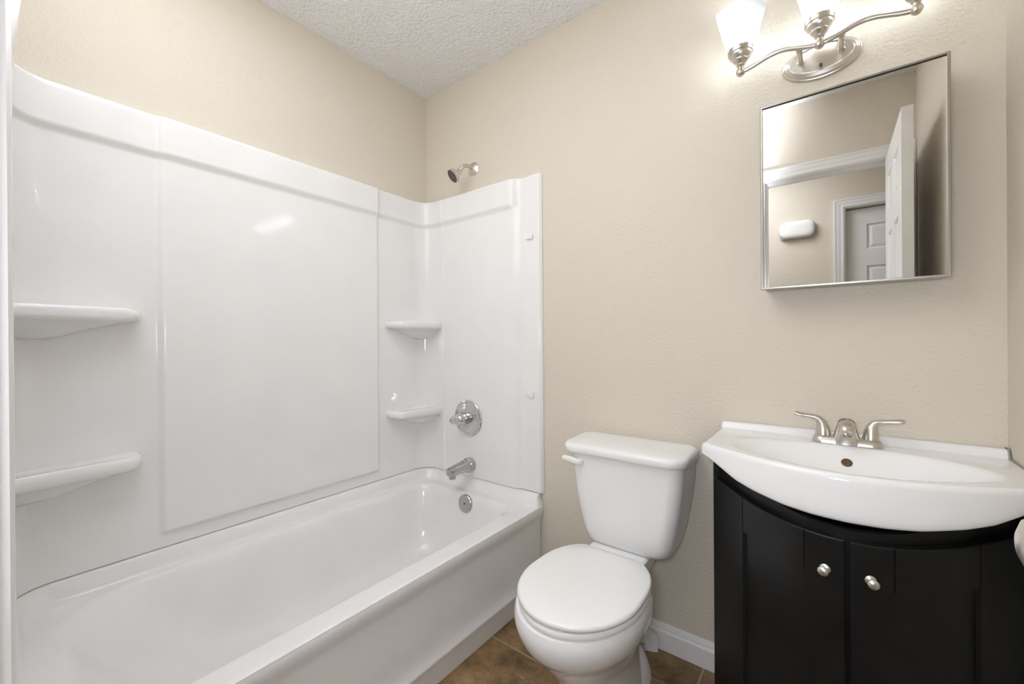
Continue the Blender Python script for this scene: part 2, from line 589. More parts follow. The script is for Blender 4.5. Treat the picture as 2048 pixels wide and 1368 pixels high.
endx = [0.757, 0.7555, 0.754, 0.752, 0.75, 0.748, 0.745] + lin(0.735, 0.665, 5) + lin(0.66, 0.60, 13) + lin(0.58, 0.18, 12) + [0.170, 0.1665, 0.163, 0.1595, 0.156, 0.14, 0.13]
seg(endx, 'near')
for k in range(13):
    a = math.radians(270 - 90 * k / 12)
    path.append((XB + RC + RC * math.cos(a), YN + RC + RC * math.sin(a), -math.cos(a), -math.sin(a), 'cn', k / 12))
seg([-1.38, -1.35, -1.30, -1.25, -1.20] + lin(-1.165, -1.125, 11) + lin(-1.1, -0.36, 20) + lin(-0.352, -0.324, 9) + [-0.30, -0.25, -0.2, -0.15, -0.125], 'back')
for k in range(13):
    a = math.radians(180 - 90 * k / 12)
    path.append((XB + RC + RC * math.cos(a), YB - RC + RC * math.sin(a), -math.cos(a), -math.sin(a), 'cf', k / 12))
seg(list(reversed(endx)), 'far')

zs = [SZ0, SZ0 + 0.002, 0.47, 0.485] + lin(0.489, 0.509, 8) + lin(0.53, 1.68, 24) + lin(1.695, 1.74, 16) + [1.76, 1.80, 1.83, 1.838, 1.842, 1.8445, SZ1]


def soff(kind, c, z):
    band = sm(1.704, 1.732, z)
    o = 0.0
    if kind in ('near', 'far'):
        col = 1 - sm(0.608, 0.655, c)
        o = -0.018 * (1 - col) + 0.012 * band * (1 - sm(0.600, 0.640, c))
        o -= 0.0035 * sm(0.1595, 0.1665, c) * (1 - sm(0.60, 0.64, c))
        o -= 0.012 * sm(0.745, 0.758, c) ** 1.5
    else:
        o = 0.012 * band
        if kind == 'back':
            m = sm(-1.158, -1.136, c) * (1 - sm(-0.343, -0.333, c))
            o += 0.012 * m * sm(0.491, 0.505, z)
    if z > 1.838: o -= 0.006 * ((z - 1.838) / 0.007) ** 2
    return o


def surround_part(name, i0, i1):
    rows = []
    for z in zs:
        rows.append([Vector((p[0] + p[2] * soff(p[4], p[5], z), p[1] + p[3] * soff(p[4], p[5], z), z)) for p in path[i0:i1 + 1]])
    # top lip runs back to the wall
    top, bot = [], []
    for p in path[i0:i1 + 1]:
        if p[4] == 'near': q = (p[0], YF + 0.001)
        elif p[4] == 'far': q = (p[0], -0.001)
        elif p[4] == 'back': q = (0.001, p[1])
        elif p[4] == 'cn': q = (0.001 + (p[0] - XB) * 0.9, YF + 0.001 + (p[1] - YN) * 0.9)
        else: q = (0.001 + (p[0] - XB) * 0.9, -0.001 + (p[1] - YB) * 0.9)
        top.append(Vector((q[0], q[1], SZ1 - 0.001)))
        bot.append(Vector((q[0], q[1], SZ0)))
    rows = [bot] + rows + [top]
    mb = MB().loft(rows, closed=False)
    # outer edge returns to the wall
    for idx, p in ((i0, path[i0]), (i1, path[i1])):
        if p[4] in ('near', 'far') and p[0] > 0.75:
            j = 0 if idx == i0 else i1 - i0
            yw = YF + 0.001 if p[4] == 'near' else -0.001
            a = [r[j] for r in rows[1:-1]]
            b = [Vector((v.x, yw, v.z)) for v in a]
            mb.loft([a, b], closed=False)
    return mb.build(name, M_ACRYL, sur, angle=50)


ncut = len(endx) - 5         # index of x = 0.163 on the near end
kb0 = [i for i, p in enumerate(path) if p[4] == 'back'][0]
N = len(path)
surround_part('end_panel', 0, ncut)
surround_part('back_panel', ncut, N - 1 - ncut)
surround_part('end_panel', N - 1 - ncut, N - 1)


def shelf(outline, zb, zt, far):
    """corner shelf: flat top, bullnose edge, underside swept back to the panel"""
    mb = MB()
    c = Vector((0.03, YB if far else YN, 0))
    def scaled(k, z):
        return [Vector((c.x + (p[0] - c.x) * k, c.y + (p[1] - c.y) * k, z)) for p in outline]
    h = zt - zb
    rings = [scaled(0.26, zb - 0.052), scaled(0.38, zb - 0.044), scaled(0.56, zb - 0.028), scaled(0.75, zb - 0.011), scaled(0.89, zb - 0.003), scaled(0.955, zb + 0.0005), scaled(0.985, zb + h * 0.10), scaled(1.0, zb + h * 0.32), scaled(1.0, zb + h * 0.62),
             scaled(0.985, zb + h * 0.88), scaled(0.955, zt), scaled(0.92, zt - 0.002), scaled(0.5, zt - 0.0035)]
    mb.loft(rings)
    return mb.build('shelf', M_ACRYL, sur, angle=60)


def curve_pts(pts, n=8):
    """Catmull-Rom through 2-D points"""
    out = []
    P = [pts[0]] + list(pts) + [pts[-1]]
    for i in range(1, len(P) - 2):
        p0, p1, p2, p3 = [np.array(p, float) for p in P[i - 1:i + 3]]
        for k in range(n):
            t = k / n
            out.append(tuple(0.5 * ((2 * p1) + (-p0 + p2) * t + (2 * p0 - 5 * p1 + 4 * p2 - p3) * t * t + (-p0 + 3 * p1 - 3 * p2 + p3) * t ** 3)))
    out.append(tuple(np.array(pts[-1], float)))
    return out


def corner_outline(y_end, y_wall, s):
    # s=+1: end wall lies at larger y (far end)
    e = y_end
    pts = [(0.022, e), (0.045, e), (0.075, e + s * 0.004), (0.100, e + s * 0.012), (0.118, e + s * 0.024), (0.127, e + s * 0.042), (0.134, e + s * 0.10), (0.143, y_wall - s * 0.085), (0.149, y_wall - s * 0.03), (0.150, y_wall - s * 0.008), (0.146, y_wall + s * 0.004)]
    o = curve_pts(pts, 5)
    return o + [(0.06, y_wall + s * 0.006), (0.028, y_wall + s * 0.002), (0.0225, y_wall - s * 0.04)]


for zb, zt in ((1.178, 1.216), (0.738, 0.777)):
    shelf(corner_outline(-0.292, YB, 1), zb, zt, True)
    shelf(corner_outline(-1.198, YN, -1), zb, zt, False)

for z in (1.572, 0.874):
    for yw, s in ((YB + 0.018, -1),):
        mb = MB()
        ya, yb = sorted((yw - s * 0.0005, yw + s * 0.009))
        mb.box(0.690, 0.718, ya, yb, z - 0.012, z + 0.012, 0.002)
        mb.box(0.678, 0.692, ya + (0.003 if s < 0 else 0), yb - (0.003 if s > 0 else 0), z - 0.009, z + 0.009, 0.0015)
        mb.build('clip', M_ACRYL, sur)

# ------------------------------------------------------------------ bathtub
tub = thing('bathtub', 'white alcove bathtub with smooth apron, below the shower surround', 'bathtub', (0.38, -0.75, 0.0))
TY0, TY1 = -1.482, -0.020       # flange limits near / far


def zflange(x, y, z):
    # the flange stands along three sides and dies into the front rim
    return 0.394 + (z - 0.394) * (1 - sm(0.735, 0.7535, x)) if z > 0.394 else z


tb = MB()
rings = [
    rrect(0.008, 0.752, TY0 - 0.028, TY1 + 0.016, [0.02, 0.004, 0.004, 0.02], 0.4465, 10, zflange, 70),
    rrect(0.030, 0.7535, TY0, TY1, [0.09, 0.006, 0.006, 0.09], 0.4465, 10, zflange, 70),
    rrect(0.036, 0.7545, TY0 + 0.005, TY1 - 0.005, [0.09, 0.008, 0.008, 0.09], 0.442, 10, zflange, 70),
    rrect(0.043, 0.7548, TY0 + 0.013, TY1 - 0.013, [0.09, 0.008, 0.008, 0.09], 0.422, 10, zflange, 70),
    rrect(0.048, 0.752, TY0 + 0.022, TY1 - 0.022, [0.10, 0.01, 0.01, 0.095], 0.404, 10, zflange, 70),
    rrect(0.053, 0.746, TY0 + 0.032, TY1 - 0.031, [0.11, 0.02, 0.02, 0.095], 0.3955, m=70),
    rrect(0.060, 0.735, TY0 + 0.045, TY1 - 0.040, [0.12, 0.03, 0.03, 0.095], 0.393, m=70),
    rrect(0.074, 0.678, TY0 + 0.075, TY1 - 0.066, [0.17, 0.07, 0.060, 0.09], 0.391, m=70),
    rrect(0.079, 0.670, TY0 + 0.082, TY1 - 0.072, [0.18, 0.08, 0.060, 0.09], 0.389, m=70),
    rrect(0.085, 0.660, TY0 + 0.092, TY1 - 0.078, [0.19, 0.09, 0.060, 0.09], 0.382, m=70),
    rrect(0.091, 0.640, TY0 + 0.104, TY1 - 0.083, [0.20, 0.11, 0.062, 0.09], 0.369, m=70),
    rrect(0.098, 0.630, TY0 + 0.118, TY1 - 0.087, [0.21, 0.13, 0.065, 0.09], 0.352, m=70),
    rrect(0.112, 0.620, TY0 + 0.17, TY1 - 0.098, [0.22, 0.15, 0.07, 0.09], 0.28, m=70),
    rrect(0.130, 0.604, TY0 + 0.25, TY1 - 0.115, [0.22, 0.17, 0.08, 0.09], 0.19, m=70),
    rrect(0.146, 0.590, TY0 + 0.33, TY1 - 0.135, [0.22, 0.18, 0.09, 0.10], 0.125, m=70),
    rrect(0.168, 0.570, TY0 + 0.39, TY1 - 0.165, [0.21, 0.18, 0.10, 0.11], 0.092, m=70),
    rrect(0.205, 0.535, TY0 + 0.44, TY1 - 0.21, [0.16, 0.15, 0.11, 0.11], 0.080, m=70),
    rrect(0.30, 0.44, TY0 + 0.62, TY1 - 0.33, [0.07, 0.07, 0.06, 0.06], 0.076, m=70),
]
tb.loft(rings, cap0=False, cap1=True)
# apron: one profile swept along the length of the tub
ap = [(0.752, 0.3945), (0.7548, 0.388), (0.7545, 0.372), (0.7515, 0.356), (0.745, 0.340), (0.741, 0.32), (0.7395, 0.25), (0.739, 0.17), (0.7405, 0.135), (0.745, 0.112),
      (0.7515, 0.099), (0.7535, 0.094), (0.7525, 0.089), (0.7425, 0.082), (0.740, 0.07), (0.734, 0.0)]
r0 = [Vector((x, TY0 - 0.026, z)) for x, z in ap]
r1 = [Vector((x, TY1 + 0.014, z)) for x, z in ap]
tb.loft([r0, r1], closed=False)
for yy in (TY0 - 0.026, TY1 + 0.014):
    tb.add([(x, yy, z) for x, z in ap] + [(0.70, yy, 0.0), (0.70, yy, 0.3945)], [tuple(range(len(ap) + 2))])
tb.build('body', M_TUB, tub, angle=40)
ov = MB().lathe([(0.0415, 0.0), (0.0425, 0.004), (0.0415, 0.009), (0.038, 0.012), (0.0, 0.0125)], (0.386, TY1 - 0.085, 0.350), (0, -1, 0.10), 40)
ovp = ov.build('overflow_plate', M_CHROMED, tub, label='round chrome overflow plate')
MB().lathe([(0.004, 0.0), (0.004, 0.002), (0.0015, 0.003)], (0.386, TY1 - 0.0972, 0.3515), (0, -1, 0.10), 12).build('screw', M_DARK, ovp)
MB().lathe([(0.036, 0.0), (0.036, 0.003), (0.028, 0.004), (0.0, 0.003)], (0.37, -0.42, 0.0765), (0, 0, 1), 28).build('drain', M_CHROMED, tub, label='chrome tub drain')

# ------------------------------------------------------------------ tub fixtures
# spout
so = thing('tub_spout', 'dull chrome tub spout below the shower valve', 'tub spout', (0.347, YB - 0.004, 0.50))
mb = MB()
mb.lathe([(0.034, 0.0), (0.034, 0.022), (0.030, 0.026)], (0.347, YB - 0.003, 0.510), (0, -1, 0), 32)
P = [(0.347, YB - 0.02, 0.510), (0.346, YB - 0.045, 0.5095), (0.345, YB - 0.075, 0.5075), (0.344, YB - 0.105, 0.5045), (0.343, YB - 0.128, 0.501), (0.343, YB - 0.137, 0.4995), (0.343, YB - 0.140, 0.499)]
mb.tube(P, [0.031, 0.0275, 0.0255, 0.0245, 0.024, 0.021, 0.012], [0.030, 0.025, 0.0225, 0.0215, 0.021, 0.018, 0.011], n=28, power=3.4)
mb.build('body', M_CHROMED, so)
MB().lathe([(0.0165, 0.0), (0.017, 0.012), (0.013, 0.0125), (0.012, 0.004)], (0.343, YB - 0.118, 0.482), (0, 0, -1), 24).build('outlet', M_CHROMED, so)
for dx in (-0.006, 0.006):
    MB().lathe([(0.0025, 0.0), (0.0025, 0.001)], (0.346 + dx, YB - 0.052, 0.5335), (0, 0, 1), 10).build('screw', M_DARK, so)
# valve
va = thing('shower_valve', 'chrome round shower valve plate with pointed lever knob', 'shower valve', (0.332, YB, 0.736))
esc = MB().lathe([(0.088, 0.0), (0.0885, 0.003), (0.086, 0.006), (0.080, 0.0075), (0.078, 0.006), (0.074, 0.006), (0.060, 0.010), (0.050, 0.013), (0.042, 0.0145), (0.0, 0.015)], (0.334, YB + 0.0005, 0.736), (0, -1, 0), 56)
esc.build('escutcheon', M_CHROME, va)
MB().lathe([(0.030, 0.0), (0.030, 0.028), (0.027, 0.031), (0.027, 0.036)], (0.334, YB - 0.013, 0.736), (0, -1, 0), 32).build('sleeve', M_CHROMED, va)
hm = MB()
hm.lathe([(0.029, 0.0), (0.0295, 0.006), (0.028, 0.016), (0.022, 0.026), (0.012, 0.032), (0.0, 0.034)], (0.334, YB - 0.047, 0.736), (0, -1, 0), 32)
hm.tube([(0.334, YB - 0.058, 0.737), (0.318, YB - 0.068, 0.735), (0.302, YB - 0.074, 0.731), (0.288, YB - 0.076, 0.727), (0.282, YB - 0.076, 0.725)], [0.018, 0.017, 0.012, 0.006, 0.001], [0.026, 0.024, 0.018, 0.010, 0.002], up=(0, 0, 1), n=20)
hm.build('handle', M_CHROME, va)

# shower head on its bent arm, above the surround
sh = thing('overhead_shower', 'small brushed shower head with dark face on a bent arm above the surround', 'shower head', (0.352, 0.0, 1.966))
MB().lathe([(0.033, 0.0), (0.0335, 0.002), (0.031, 0.005), (0.022, 0.009), (0.014, 0.012), (0.012, 0.012)], (0.352, -0.0005, 1.966), (0, -1, 0), 36).build('flange', M_NICKELP, sh)
fc = Vector((0.318, -0.112, 1.905))                 # centre of the face
hd = Vector((-0.30, -0.70, -0.62)).normalized()     # the way it points
b0 = fc - hd * 0.045
armp = [Vector((0.352, -0.004, 1.966)), Vector((0.352, -0.028, 1.968)), Vector((0.3515, -0.045, 1.968)), Vector((0.349, -0.060, 1.964)), Vector((0.345, -0.070, 1.956)), b0 - hd * 0.004]
MB().tube(armp, 0.0085, n=18).build('arm', M_NICKEL, sh)
hb = MB().lathe([(0.0115, -0.006), (0.013, 0.0), (0.0115, 0.006), (0.013, 0.012), (0.022, 0.020), (0.030, 0.029), (0.0335, 0.039), (0.034, 0.046), (0.0315, 0.047), (0.031, 0.0445)], b0, hd, 36)
head = hb.build('head', M_NICKELP, sh)
MB().lathe([(0.0312, 0.0), (0.030, 0.0028), (0.0, 0.0032)], b0 + hd * 0.0435, hd, 36).build('face', M_DARK, head, label='dark nozzle face')
nz = MB()
ax = hd.cross(Vector((0, 0, 1))).normalized(); ay = ax.cross(hd)
for rr_, k in ((0.005, 5), (0.012, 10), (0.019, 15), (0.0255, 20)):
    for i in range(k):
        a = 2 * math.pi * i / k + rr_ * 40
        nz.lathe([(0.0013, 0.0), (0.0009, 0.0014)], b0 + hd * 0.0465 + ax * rr_ * math.cos(a) + ay * rr_ * math.sin(a), hd, 8)
nz.build('nozzles', M_NOZZ, head)

# ------------------------------------------------------------------ toilet
TX = 1.188
toi = thing('toilet', 'white two-piece toilet with closed round lid between tub and vanity', 'toilet', (TX, -0.3, 0.0))


def egg(cx, hw, yb, yf, z, n=96, pb=2.5, pf=2.0, ym=None, flat=None):
    """egg outline, back at yb, front at yf"""
    yc = ym if ym is not None else yb + (yf - yb) * 0.47
    out = []
    for k in range(n):
        t = 2 * math.pi * k / n
        c, s = math.cos(t), math.sin(t)
        p = pf if s < 0 else pb
        e = 2 / p
        x = hw * math.copysign(abs(c) ** e, c)
        y = (abs(s) ** e) * ((yf - yc) if s < 0 else (yb - yc))
        yy = yc + y
        if flat is not None and yy > flat: yy = flat
        out.append(Vector((cx + x, yy, z)))
    return out


TB = 1.178
bw = MB()
bw.loft([
    egg(TB, 0.104, -0.13, -0.535, 0.0), egg(TB, 0.104, -0.13, -0.536, 0.012), egg(TB, 0.098, -0.14, -0.526, 0.05), egg(TB, 0.095, -0.15, -0.520, 0.10),
    egg(TB, 0.096, -0.16, -0.525, 0.145), egg(TB, 0.103, -0.17, -0.544, 0.18), egg(TB, 0.117, -0.18, -0.572, 0.215), egg(TB, 0.134, -0.20, -0.600, 0.25),
    egg(TB, 0.148, -0.213, -0.622, 0.2865), egg(TB, 0.157, -0.219, -0.634, 0.2885), egg(TB, 0.162, -0.221, -0.642, 0.292), egg(TB, 0.1695, -0.224, -0.655, 0.31), egg(TB, 0.177, -0.228, -0.667, 0.335), egg(TB, 0.1800, -0.230, -0.671, 0.355),
    egg(TB, 0.1785, -0.232, -0.669, 0.372), egg(TB, 0.1745, -0.235, -0.665, 0.383), egg(TB, 0.166, -0.24, -0.655, 0.3868), egg(TB, 0.12, -0.26, -0.61, 0.3872)])
# neck that carries the tank
bw.loft([rrect(TB - 0.055, TB + 0.055, -0.26, -0.09, 0.03, 0.20), rrect(TB - 0.075, TB + 0.075, -0.275, -0.065, 0.03, 0.32), rrect(TB - 0.098, TB + 0.098, -0.285, -0.04, 0.03, 0.375),
         rrect(TB - 0.100, TB + 0.100, -0.290, -0.04, 0.03, 0.397), rrect(TB - 0.094, TB + 0.094, -0.284, -0.045, 0.03, 0.403)])
# trapway bulging on both sides at the back
bw.loft([egg(TB, 0.104, -0.085, -0.315, 0.0, pb=2.2, pf=2.2), egg(TB, 0.102, -0.087, -0.315, 0.014, pb=2.2, pf=2.2), egg(TB, 0.096, -0.095, -0.308, 0.035, pb=2.2), egg(TB, 0.084, -0.105, -0.300, 0.062, pb=2.2),
         egg(TB, 0.068, -0.12, -0.288, 0.080, pb=2.2), egg(TB, 0.045, -0.14, -0.27, 0.091, pb=2.2), egg(TB, 0.02, -0.16, -0.25, 0.096, pb=2.2)])
bw.build('bowl', M_PORC, toi, angle=45)
SX = 1.184
st = MB()
st.loft([egg(SX, 0.164, -0.252, -0.652, 0.388, flat=-0.262), egg(SX, 0.1705, -0.247, -0.660, 0.390, flat=-0.257), egg(SX, 0.172, -0.245, -0.662, 0.399, flat=-0.256), egg(SX, 0.169, -0.247, -0.658, 0.4045, flat=-0.258), egg(SX, 0.155, -0.25, -0.645, 0.4055, flat=-0.262)])
st.build('seat', M_SEAT, toi, angle=50)
ld = MB()
PB = 2.7
ld.loft([egg(SX, 0.158, -0.245, -0.648, 0.4085, pb=PB, ym=-0.46, flat=-0.256), egg(SX, 0.1685, -0.238, -0.659, 0.4095, pb=PB, ym=-0.46, flat=-0.2535), egg(SX, 0.1715, -0.235, -0.662, 0.413, pb=PB, ym=-0.46, flat=-0.2525), egg(SX, 0.1715, -0.235, -0.662, 0.419, pb=PB, ym=-0.46, flat=-0.2525),
         egg(SX, 0.169, -0.237, -0.6595, 0.4235, pb=PB, ym=-0.46, flat=-0.254), egg(SX, 0.164, -0.24, -0.654, 0.4258, pb=PB, ym=-0.46, flat=-0.257), egg(SX, 0.12, -0.28, -0.61, 0.4275, pb=PB, ym=-0.46, flat=-0.28)])
ld.build('lid', M_SEAT, toi, angle=50)
for s in (-1, 1):
    MB().box(SX + s * 0.062 - 0.018, SX + s * 0.062 + 0.018, -0.286, -0.258, 0.402, 0.420, 0.006).build('hinge', M_SEAT, toi)


def tank_ring(hw, yf, yb, z, r=0.045):
    return rrect(TX + 0.007 - hw, TX + 0.007 + hw, yf, yb, [r, r, 0.02, 0.02], z, 10)


tk = MB()
tk.loft([tank_ring(0.115, -0.175, -0.045, 0.4045), tank_ring(0.135, -0.188, -0.038, 0.408), tank_ring(0.147, -0.195, -0.032, 0.420), tank_ring(0.156, -0.199, -0.03, 0.445), tank_ring(0.168, -0.202, -0.027, 0.50), tank_ring(0.181, -0.205, -0.024, 0.57),
         tank_ring(0.190, -0.207, -0.022, 0.64), tank_ring(0.194, -0.208, -0.021, 0.69), tank_ring(0.196, -0.209, -0.02, 0.7145)])
tk.build('tank', M_PORC, toi, angle=60)


def lid_ring(ins, z, dz=0.0):
    r = rrect(TX - 0.002 - 0.2165 + ins, TX - 0.002 + 0.2165 - ins, -0.222 + ins, -0.010 - ins, [0.055 - ins * 0.7, 0.055 - ins * 0.7, 0.045 - ins * .7, 0.045 - ins * .7], z, 12)
    # slightly bowed front and a top that falls towards the front
    return [Vector((p.x, p.y - 0.010 * max(0, (-p.y - 0.1) / 0.12) * (1 - ((p.x - TX) / 0.22) ** 2), p.z + dz * (p.y + 0.22) / 0.21)) for p in r]


tl = MB()
tl.loft([lid_ring(0.012, 0.7155), lid_ring(0.003, 0.7165), lid_ring(0.0, 0.720), lid_ring(0.0, 0.735, 0.006), lid_ring(0.003, 0.741, 0.008), lid_ring(0.010, 0.7455, 0.009), lid_ring(0.022, 0.7475, 0.009), lid_ring(0.06, 0.7485, 0.009)])
tl.build('tank_lid', M_PORC, toi, angle=60)
lv = MB()
lv.lathe([(0.013, 0.0), (0.013, 0.010), (0.011, 0.014), (0.0, 0.015)], (1.047, -0.2065, 0.686), (0, -1, 0), 24)
lv.tube([(1.050, -0.221, 0.685), (1.038, -0.2265, 0.688), (1.018, -0.231, 0.693), (1.000, -0.233, 0.695), (0.990, -0.233, 0.695), (0.986, -0.233, 0.695)], [0.006, 0.0075, 0.0085, 0.0085, 0.006, 0.001], [0.010, 0.0115, 0.012, 0.011, 0.008, 0.002], n=18)
lv.build('flush_lever', M_LEVER, toi, label='ivory plastic flush lever')

# curled white offcut lying behind the toilet, with a pen mark
sc = thing('vinyl_offcut', 'curled white vinyl offcut with a pen mark, on the floor behind the toilet', 'offcut', (1.22, -0.05, 0.0))
pl = [(1.165, -0.064), (1.18, -0.0625), (1.195, -0.059), (1.21, -0.0555), (1.225, -0.050), (1.24, -0.044), (1.25, -0.0395), (1.257, -0.036)]
htop = [0.088, 0.085, 0.081, 0.075, 0.067, 0.057, 0.047, 0.033]
rows = []
for off in (0.0, 0.0022):
    for k in range(6):
        f = k / 5
        rows.append([Vector((p[0] + off * 0.2, p[1] + off + 0.012 * f * f + 0.004 * f, 0.0008 + h * f)) for p, h in zip(pl, htop)])
mb = MB()
a, b = rows[:6], rows[6:]
mb.loft(a, closed=False); mb.loft(b, closed=False)
mb.loft([a[5], b[5]], closed=False); mb.loft([a[0], b[0]], closed=False)
mb.loft([[r[0] for r in a], [r[0] for r in b]], closed=False); mb.loft([[r[-1] for r in a], [r[-1] for r in b]], closed=False)
scp = mb.build('sheet', M_SCRAP, sc)


def on_sheet(x, f):
    y = float(np.interp(x, [p[0] for p in pl], [p[1] for p in pl])); h = float(np.interp(x, [p[0] for p in pl], htop))
    return Vector((x, y + 0.012 * f * f + 0.004 * f - 0.0006, 0.0008 + h * f))


ink = MB()
for pts in ([(1.2005, .50), (1.206, .36), (1.2115, .22), (1.2165, .05)], [(1.2005, .50), (1.2135, .44)], [(1.196, .34), (1.206, .31), (1.219, .28)], [(1.205, .26), (1.201, .17)], [(1.209, .20), (1.204, .10)]):
    ink.tube([on_sheet(*p) for p in pts], 0.0008, n=6)
ink.build('pen_mark', M_INK, sc, label='black pen mark')

# ------------------------------------------------------------------ vanity
VX = 1.7755
DTOP = 0.700
cab = thing('vanity_cabinet', 'black bow-front vanity cabinet under the white sink', 'vanity cabinet', (VX, -0.2, 0.0))
kx = np.array([0, 0.0725, 0.134, 0.2075, 0.267, 0.31]); ky = np.array([-0.432, -0.4185, -0.382, -0.293, -0.220, -0.156])
A_ = np.vstack([np.ones_like(kx), kx ** 2, kx ** 4, kx ** 6]).T
co_ = np.linalg.lstsq(A_, ky, rcond=None)[0]


def yfront(dx):
    d2 = dx * dx
    return float(co_[0] + co_[1] * d2 + co_[2] * d2 ** 2 + co_[3] * d2 ** 3)


def nfront(dx):
    e = 1e-4
    t = Vector((2 * e, yfront(dx + e) - yfront(dx - e), 0)).normalized()
    return Vector((t.y, -t.x, 0))


SINK_B = ([0, 0.06, 0.11, 0.17, 0.21, 0.245, 0.28, 0.31], [0.727, 0.7285, 0.733, 0.745, 0.757, 0.774, 0.790, 0.799])


def zsink(dx): return float(np.interp(abs(dx), *SINK_B))


CW = 0.3085
frame_dx = lin(-CW, CW, 49)
mb = MB()
DT = 0.019
def fpt(dx, off, z):
    n = nfront(dx)
    return Vector((VX + dx + n.x * off, yfront(dx) + n.y * off, z))
cl = lambda p: Vector((min(max(p.x, VX - CW), VX + CW), p.y, p.z))
outer_lo, outer_hi, inner_lo, inner_hi = [], [], [], []
for dx in frame_dx:
    zt = min(zsink(dx) - 0.010, 0.775)
    outer_lo.append(cl(fpt(dx, -DT, 0.0))); outer_hi.append(cl(fpt(dx, -DT, zt)))
    inner_lo.append(cl(fpt(dx, -DT - 0.016, 0.0))); inner_hi.append(cl(fpt(dx, -DT - 0.016, zt)))
mb.loft([inner_lo, outer_lo, outer_hi, inner_hi], closed=False)
for s in (-1, 1):
    x0, x1 = sorted((VX + s * CW, VX + s * (CW - 0.016)))
    yy = outer_lo[0].y
    mb.box(x0, x1, yy - 0.002, -0.004, 0.0, 0.775)
mb.box(VX - CW, VX + CW, -0.012, -0.003, 0.0, 0.70)
mb.build('body', M_BLACK, cab, angle=30)


def door(s):
    a, b = 0.0045, 0.3065
    st1, st2 = 0.0725, 0.2085          # stile edges
    z0, z1 = 0.085, DTOP
    rail = 0.088
    ds = sorted(set([a, a + 0.002, b - 0.002, b, st1 - 0.0009, st1 - 0.0008, st1 + 0.0008, st1 + 0.0009, st2 - 0.0009, st2 - 0.0008, st2 + 0.0008, st2 + 0.0009] + lin(a, b, 40)))
    zz = sorted(set([z0, z0 + 0.002, z1 - 0.002, z1, z0 + rail - 0.003, z0 + rail, z1 - rail, z1 - rail + 0.0025] + lin(z0, z1, 8)))

    def off(d, z):
        o = 0.0
        if st1 < d < st2 and z0 + rail <= z <= z1 - rail: o = -0.007
        for q in (st1, st2):                      # fine joint between stile and rail
            if abs(d - q) < 0.00085 and not (z0 + rail <= z <= z1 - rail): o = -0.0035
        if d in (a, b) or z in (z0, z1): o -= 0.0018
        return o
    rows = [[fpt(s * d, off(d, z), z) for d in ds] for z in zz]
    back = [[fpt(s * d, -DT + 0.0015, z) for d in ds] for z in (z0, z1)]
    m = MB().loft([back[0]] + rows + [back[1]], closed=False)
    for j in (0, -1):
        m.loft([[r[j] for r in rows], [back[0][j] + (back[1][j] - back[0][j]) * ((z - z0) / (z1 - z0)) for z in zz]], closed=False)
    o = m.build('door', M_BLACK, cab, angle=22)
    n = nfront(s * 0.036)
    c = fpt(s * 0.036, -0.0005, 0.632)
    k = MB().lathe([(r_ * 0.85, h_ * 0.95) for r_, h_ in [(0.0110, 0.0), (0.0112, 0.0015), (0.0098, 0.003), (0.0055, 0.0045), (0.0042, 0.008), (0.0045, 0.0135), (0.0080, 0.0160), (0.0110, 0.0175), (0.0115, 0.0188), (0.0108, 0.0208), (0.0078, 0.0230), (0.004, 0.0242), (0.0, 0.0245)]], c, n, 28)
    k.build('knob', M_KNOB, o, label='satin metal round knob')
    return o


door(-1)
door(1)

# sink top
SNK = thing('vanity_sink', 'white one-piece sink top with bowed front on the black cabinet', 'sink', (VX, -0.2, 0.80))
HW = 0.3035
SZ = 0.826


def ycrest(dx): return -0.392 + 1.32 * dx * dx


def halfw(y): return HW + (0.001 if y < -0.02 else 0)


def ztop(x, y):
    dx = x - VX
    z = SZ
    z += 0.0205 * (1 - sm(-0.026, -0.015, -0.0 + y) ) * 0 if False else 0
    if y > -0.032:
        z = SZ + 0.0205 * sm(-0.032, -0.020, y)
    # bowl
    cx, cy = 1.780, -0.243
    fr = (ycrest(dx) + 0.010) - cy
    bk = -0.100 - cy
    ry = (y - cy) / (bk if y > cy else abs(fr)) if True else 0
    if y < cy: ry = -abs(ry)
    r = (abs((x - cx) / 0.252) ** 2.3 + abs(ry) ** 2.3) ** (1 / 2.3)
    if r < 1.0:
        f = 1 - r ** 2.0
        f *= sm(0, 0.09, 1 - r) * 0.35 + 0.65
        z -= 0.098 * f * (1.0)
    elif y > cy and r < 1.3:
        z += 0.0015 * sm(1.3, 1.0, r) if False else 0
    return z


nx, ny = 97, 77
top = MB()
grid = []
for j in range(ny):
    row = []
    for i in range(nx):
        dx = -HW + 2 * HW * i / (nx - 1)
        t = j / (ny - 1)
        yb_, yf_ = -0.0015, ycrest(dx)
        # denser rows near the splash
        y = yb_ + (yf_ - yb_) * t
        if t < 0.2: y = yb_ + (-0.045 - yb_) * (t / 0.2)
        else: y = -0.045 + (yf_ + 0.045) * ((t - 0.2) / 0.8)
        row.append(Vector((VX + dx, y, ztop(VX + dx, y))))
    grid.append(row)
top.loft(grid, closed=False)
# skirt round the left, front and right edges
per = [grid[j][0] for j in range(ny)] + [grid[-1][i] for i in range(1, nx)] + [grid[j][-1] for j in range(ny - 2, -1, -1)]
nrm = []
for i, p in enumerate(per):
    a, b = per[max(i - 1, 0)], per[min(i + 1, len(per) - 1)]
    t = (b - a); t.z = 0; t.normalize()
    nrm.append(Vector((t.y, -t.x, 0)))
